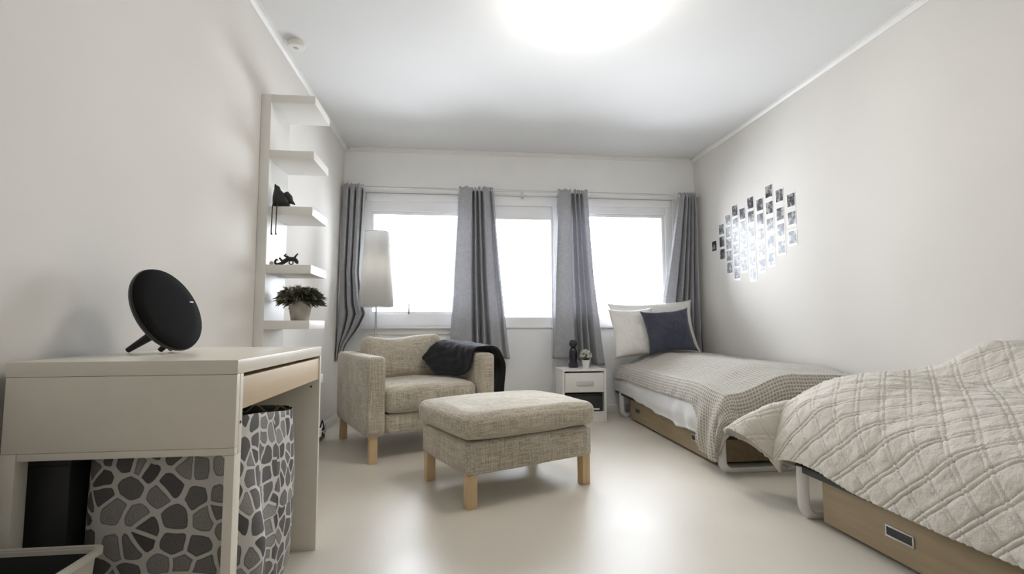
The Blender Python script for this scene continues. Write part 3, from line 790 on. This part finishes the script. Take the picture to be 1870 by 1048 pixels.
under_drawer('wooden storage drawer with steel finger pull beneath the near bed', .35, 1.93, (1.575,))

# sheet hanging along the side of the far bed
def sheet(i, j):
    y = lerp(4.50, 2.76, i); zb = lerp(.225, .160, ss(0, .9, i)) - .02*ss(.9, 1, i)+.010*math.sin(i*31)*i
    z = lerp(.405, zb, j)
    x = 1.462 - .025*math.sin(PI*min(1, j*1.1))*(.5+.6*i) + .010*math.sin(i*60+j*3)*j*i + .008*nz(i*14, j*3, 2)
    if j < .08: x += (.08-j)*1.2
    return (x, y, z)
tag(MB().surf(sheet, 140, 24).build('bed_sheet', M['sheet'], smooth=True, solid=.003), 'white bed sheet hanging loose along the side of the far bed', 'sheet')

def cloth_over(xe, ye, sgn, xwall, yfar, lx, ly, ztop, hside, dside, nu, nv, disp, corner=1.0, ex=1.3, crx=.0):
    """cloth lying on a bed: edge x=xe (hangs to -x), foot edge y=ye (hangs towards sgn*y);
       lx(y), ly(x): overhang lengths, ztop(x,y) bed surface"""
    def flat(i, j):
        # i: 0 wall side .. 1 hanging side ; j: 0 far end .. 1 foot end
        jy = lerp(yfar, ye, min(1, j/.8)) if j < .8 else ye
        ix = lerp(xwall, xe, min(1, i/.7)) if i < .7 else xe
        ox = 0 if i < .7 else (i-.7)/.3*lx(jy)
        oy = 0 if j < .8 else (j-.8)/.2*ly(ix)
        return ix, jy, ox, oy
    def fn(i, j):
        ix, jy, ox, oy = flat(i, j)
        d = math.hypot(ox, oy); zt = ztop(ix, jy)
        if d < 1e-9: p = Vector((ix, jy, zt)); nrm = Vector((0, 0, 1))
        else:
            th = math.atan2(oy, ox); c2 = math.sin(2*th)*corner
            dx, dy = -math.cos(th), sgn*math.sin(th)
            hf, df = hside(d, c2, th), dside(d, c2, th)
            p = Vector((ix+dx*hf, jy+dy*hf, zt-df)); nrm = Vector((dx*.8, dy*.8, .6 if d < .15 else .2)).normalized()
        fu = (ix-ox if ox else ix); fv = jy+sgn*oy
        return p + nrm*disp(fu, fv, d)
    def uvf(i, j):
        ix, jy, ox, oy = flat(i, j); return (ix-ox, jy+sgn*oy)
    return MB().surf(fn, nu, nv, uvf)

# waffle blanket on the far bed (foot towards the camera)
def zt1(x, y):
    z = .475 + .10*ss(1.50, 1.85, x) - .02*ss(2.1, 2.34, x)
    z -= .035*ss(2.95, 2.62, y)
    z += .012*nz(x*3, y*2.2, 1)
    z -= .03*ss(4.1, 4.5, y)*ss(1.7, 1.5, x)
    return z
def lx1(y): return .15 + .25*ss(2.90, 2.78, y)
ms = MB
bl = cloth_over(1.505, 2.62, -1, 2.335, 4.42, lx1, lambda x: .25, zt1,
                lambda d, c, th: (.085*(1-math.exp(-d/.07)) + .03*c*min(1, d/.3)),
                lambda d, c, th: max(0, min(d, .41)-.03)*(1-.22*c),
                200, 300, lambda a, b, d: .006*nz(a*7, b*7, 3)+.014*ss(.06, .25, d)*math.sin(a*8+b*42)+.004*nz(a*20, b*20, 8))
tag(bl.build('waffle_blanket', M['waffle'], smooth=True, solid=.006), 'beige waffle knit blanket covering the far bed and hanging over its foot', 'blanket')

# quilt on the near bed (foot away from the camera)
def zt2(x, y):
    tt = max(0, min(1, (x-1.515)/.36)); z = .585 - .108*(1-tt)**2 + .01*ss(1.9, 2.34, x)
    z += .03*ss(1.6, 1.95, y) - .025*ss(1.98, 2.13, y)
    z += .12*ss(2.0, 1.80, y)*ss(1.98, 2.22, x) + .02*ss(2.12, 2.0, y)*ss(1.95, 2.2, x)
    z += .010*nz(x*3, y*3, 5)
    return z
def quilt_puff(a, b, d):
    p, q = (a+b)/math.sqrt(2), (a-b)/math.sqrt(2); T = .079; h = 0
    for s_ in (p, q):
        f = (s_/T) % 1.0; f = min(f, 1-f)*T
        h += -.0055*math.exp(-((f-.007)/.0040)**2)*(1 if s_ is p else .65)
        h += .0015*math.exp(-(f/.004)**2)
    return h + .005*nz(a*13, b*13, 2)+.003*nz(a*33, b*33, 7)
ql = cloth_over(1.515, 2.11, 1, 2.345, -.08, lambda y: .258, lambda x: .345, zt2,
                lambda d, c, th: (.105*(1-math.exp(-d/.10)) + .20*max(0, c)*min(1, d/.38)),
                lambda d, c, th: d*(.60+.40*ss(0, .12, d))*(1-.55*max(0, c)),
                330, 520, quilt_puff)
tag(ql.build('quilt', M['quilt'], smooth=True, solid=.012), 'cream quilt with diagonal double stitching spread over the near bed', 'quilt')

# pillows
def pillow(name, label, cat, mt, w_, h_, d_, loc, rx, ry, rz_, ear=.03, seed=0, fold=0):
    def fn(sgn):
        def f(i, j):
            a, b = i*2-1, j*2-1
            k = (1-abs(a)**2.6)**.55*(1-abs(b)**2.6)**.55
            pin = 1-.07*(1-abs(a)**2)*abs(b)**3
            pin2 = 1-.07*(1-abs(b)**2)*abs(a)**3
            e = 1+ear*(abs(a*b)**4)
            z = sgn*d_/2*k + .010*nz(a*2.2, b*2.2, seed)+ (.006*nz(a*7, b*7, seed+3))*k
            return Vector((a*w_/2*pin2*e, b*h_/2*pin*e, z))
        return f
    m = MB(); m.surf(fn(1), 40, 40); m.surf(fn(-1), 40, 40)
    bmesh.ops.remove_doubles(m.bm, verts=m.bm.verts, dist=.0015)
    m.xform(Matrix.Translation(loc) @ Matrix.Rotation(rz_, 4, 'Z') @ Matrix.Rotation(rx, 4, 'X') @ Matrix.Rotation(ry, 4, 'Z'))
    return tag(m.build(name, mt, smooth=True), label, cat)
pillow('pillow', 'large cream pillow standing against the window wall, behind the navy cushion', 'pillow', M['pillow'], .80, .50, .15, (1.83, 4.405, .79), R(76), R(3), 0, .06, 1)
pillow('pillow', 'cream pillow at the left of the navy cushion on the far bed', 'pillow', M['pillow'], .42, .44, .12, (1.585, 4.275, .76), R(72), R(2), R(4), .03, 6)
pillow('throw_cushion', 'square navy blue cushion leaning on the cream pillows', 'cushion', M['navy'], .42, .385, .12, (1.86, 4.165, .77), R(72), R(5), R(-3), .07, 4)

# ------------------------------------------------------------------ photo collage on the right wall
cols = [(3.20, [1.706, 1.576, 1.439]), (3.322, [1.772, 1.634, 1.514, 1.388]), (3.443, [1.836, 1.709, 1.581, 1.450, 1.315]),
        (3.561, [1.761, 1.645, 1.527, 1.404, 1.285]), (3.682, [1.806, 1.692, 1.573, 1.455, 1.337, 1.225]), (3.798, [1.743, 1.635, 1.53, 1.42, 1.31]),
        (3.908, [1.794, 1.683, 1.571, 1.464, 1.36, 1.256]), (4.018, [1.735, 1.63, 1.525, 1.42, 1.315]), (4.128, [1.675, 1.563, 1.450]), (4.262, [1.545])]
cn = ['rightmost', 'second from right', 'third from right', 'fourth from right', 'fifth from right', 'sixth from right', 'seventh from right', 'eighth from right', 'ninth from right', 'leftmost']
rn = ['top', 'second', 'third', 'fourth', 'fifth', 'sixth']
proto = None
for ci, (y, zs) in enumerate(cols):
    for ri, z in enumerate(zs):
        if proto is None:
            m = MB(); m.box(XR-.0016, XR-.0004, y-.045, y+.045, z-.056, z+.056)
            o = m.build('wall_photo', M['paper'])
            sub(MB().box(XR-.0021, XR-.0017, y-.039, y+.039, z-.041, z+.049), 'print', M['photo'], o)
            proto = o; pc = o.children[0]; base = (y, z, o.location.copy())
        else:
            o = proto.copy(); C.objects.link(o); c = pc.copy(); C.objects.link(c); c.parent = o
            o.location = base[2]+Vector((0, y-base[0], z-base[1]))
        if len(zs) == 1: pos = 'single photo print in the leftmost column of the wall collage'
        else:
            r_ = 'bottom' if ri == len(zs)-1 else rn[ri]
            pos = f'{r_} photo print in the column {cn[ci]} of the wall collage' if ci else f'{r_} photo print in the rightmost column of the wall collage'
        tag(o, pos, 'photo', 'photo prints on the right wall')
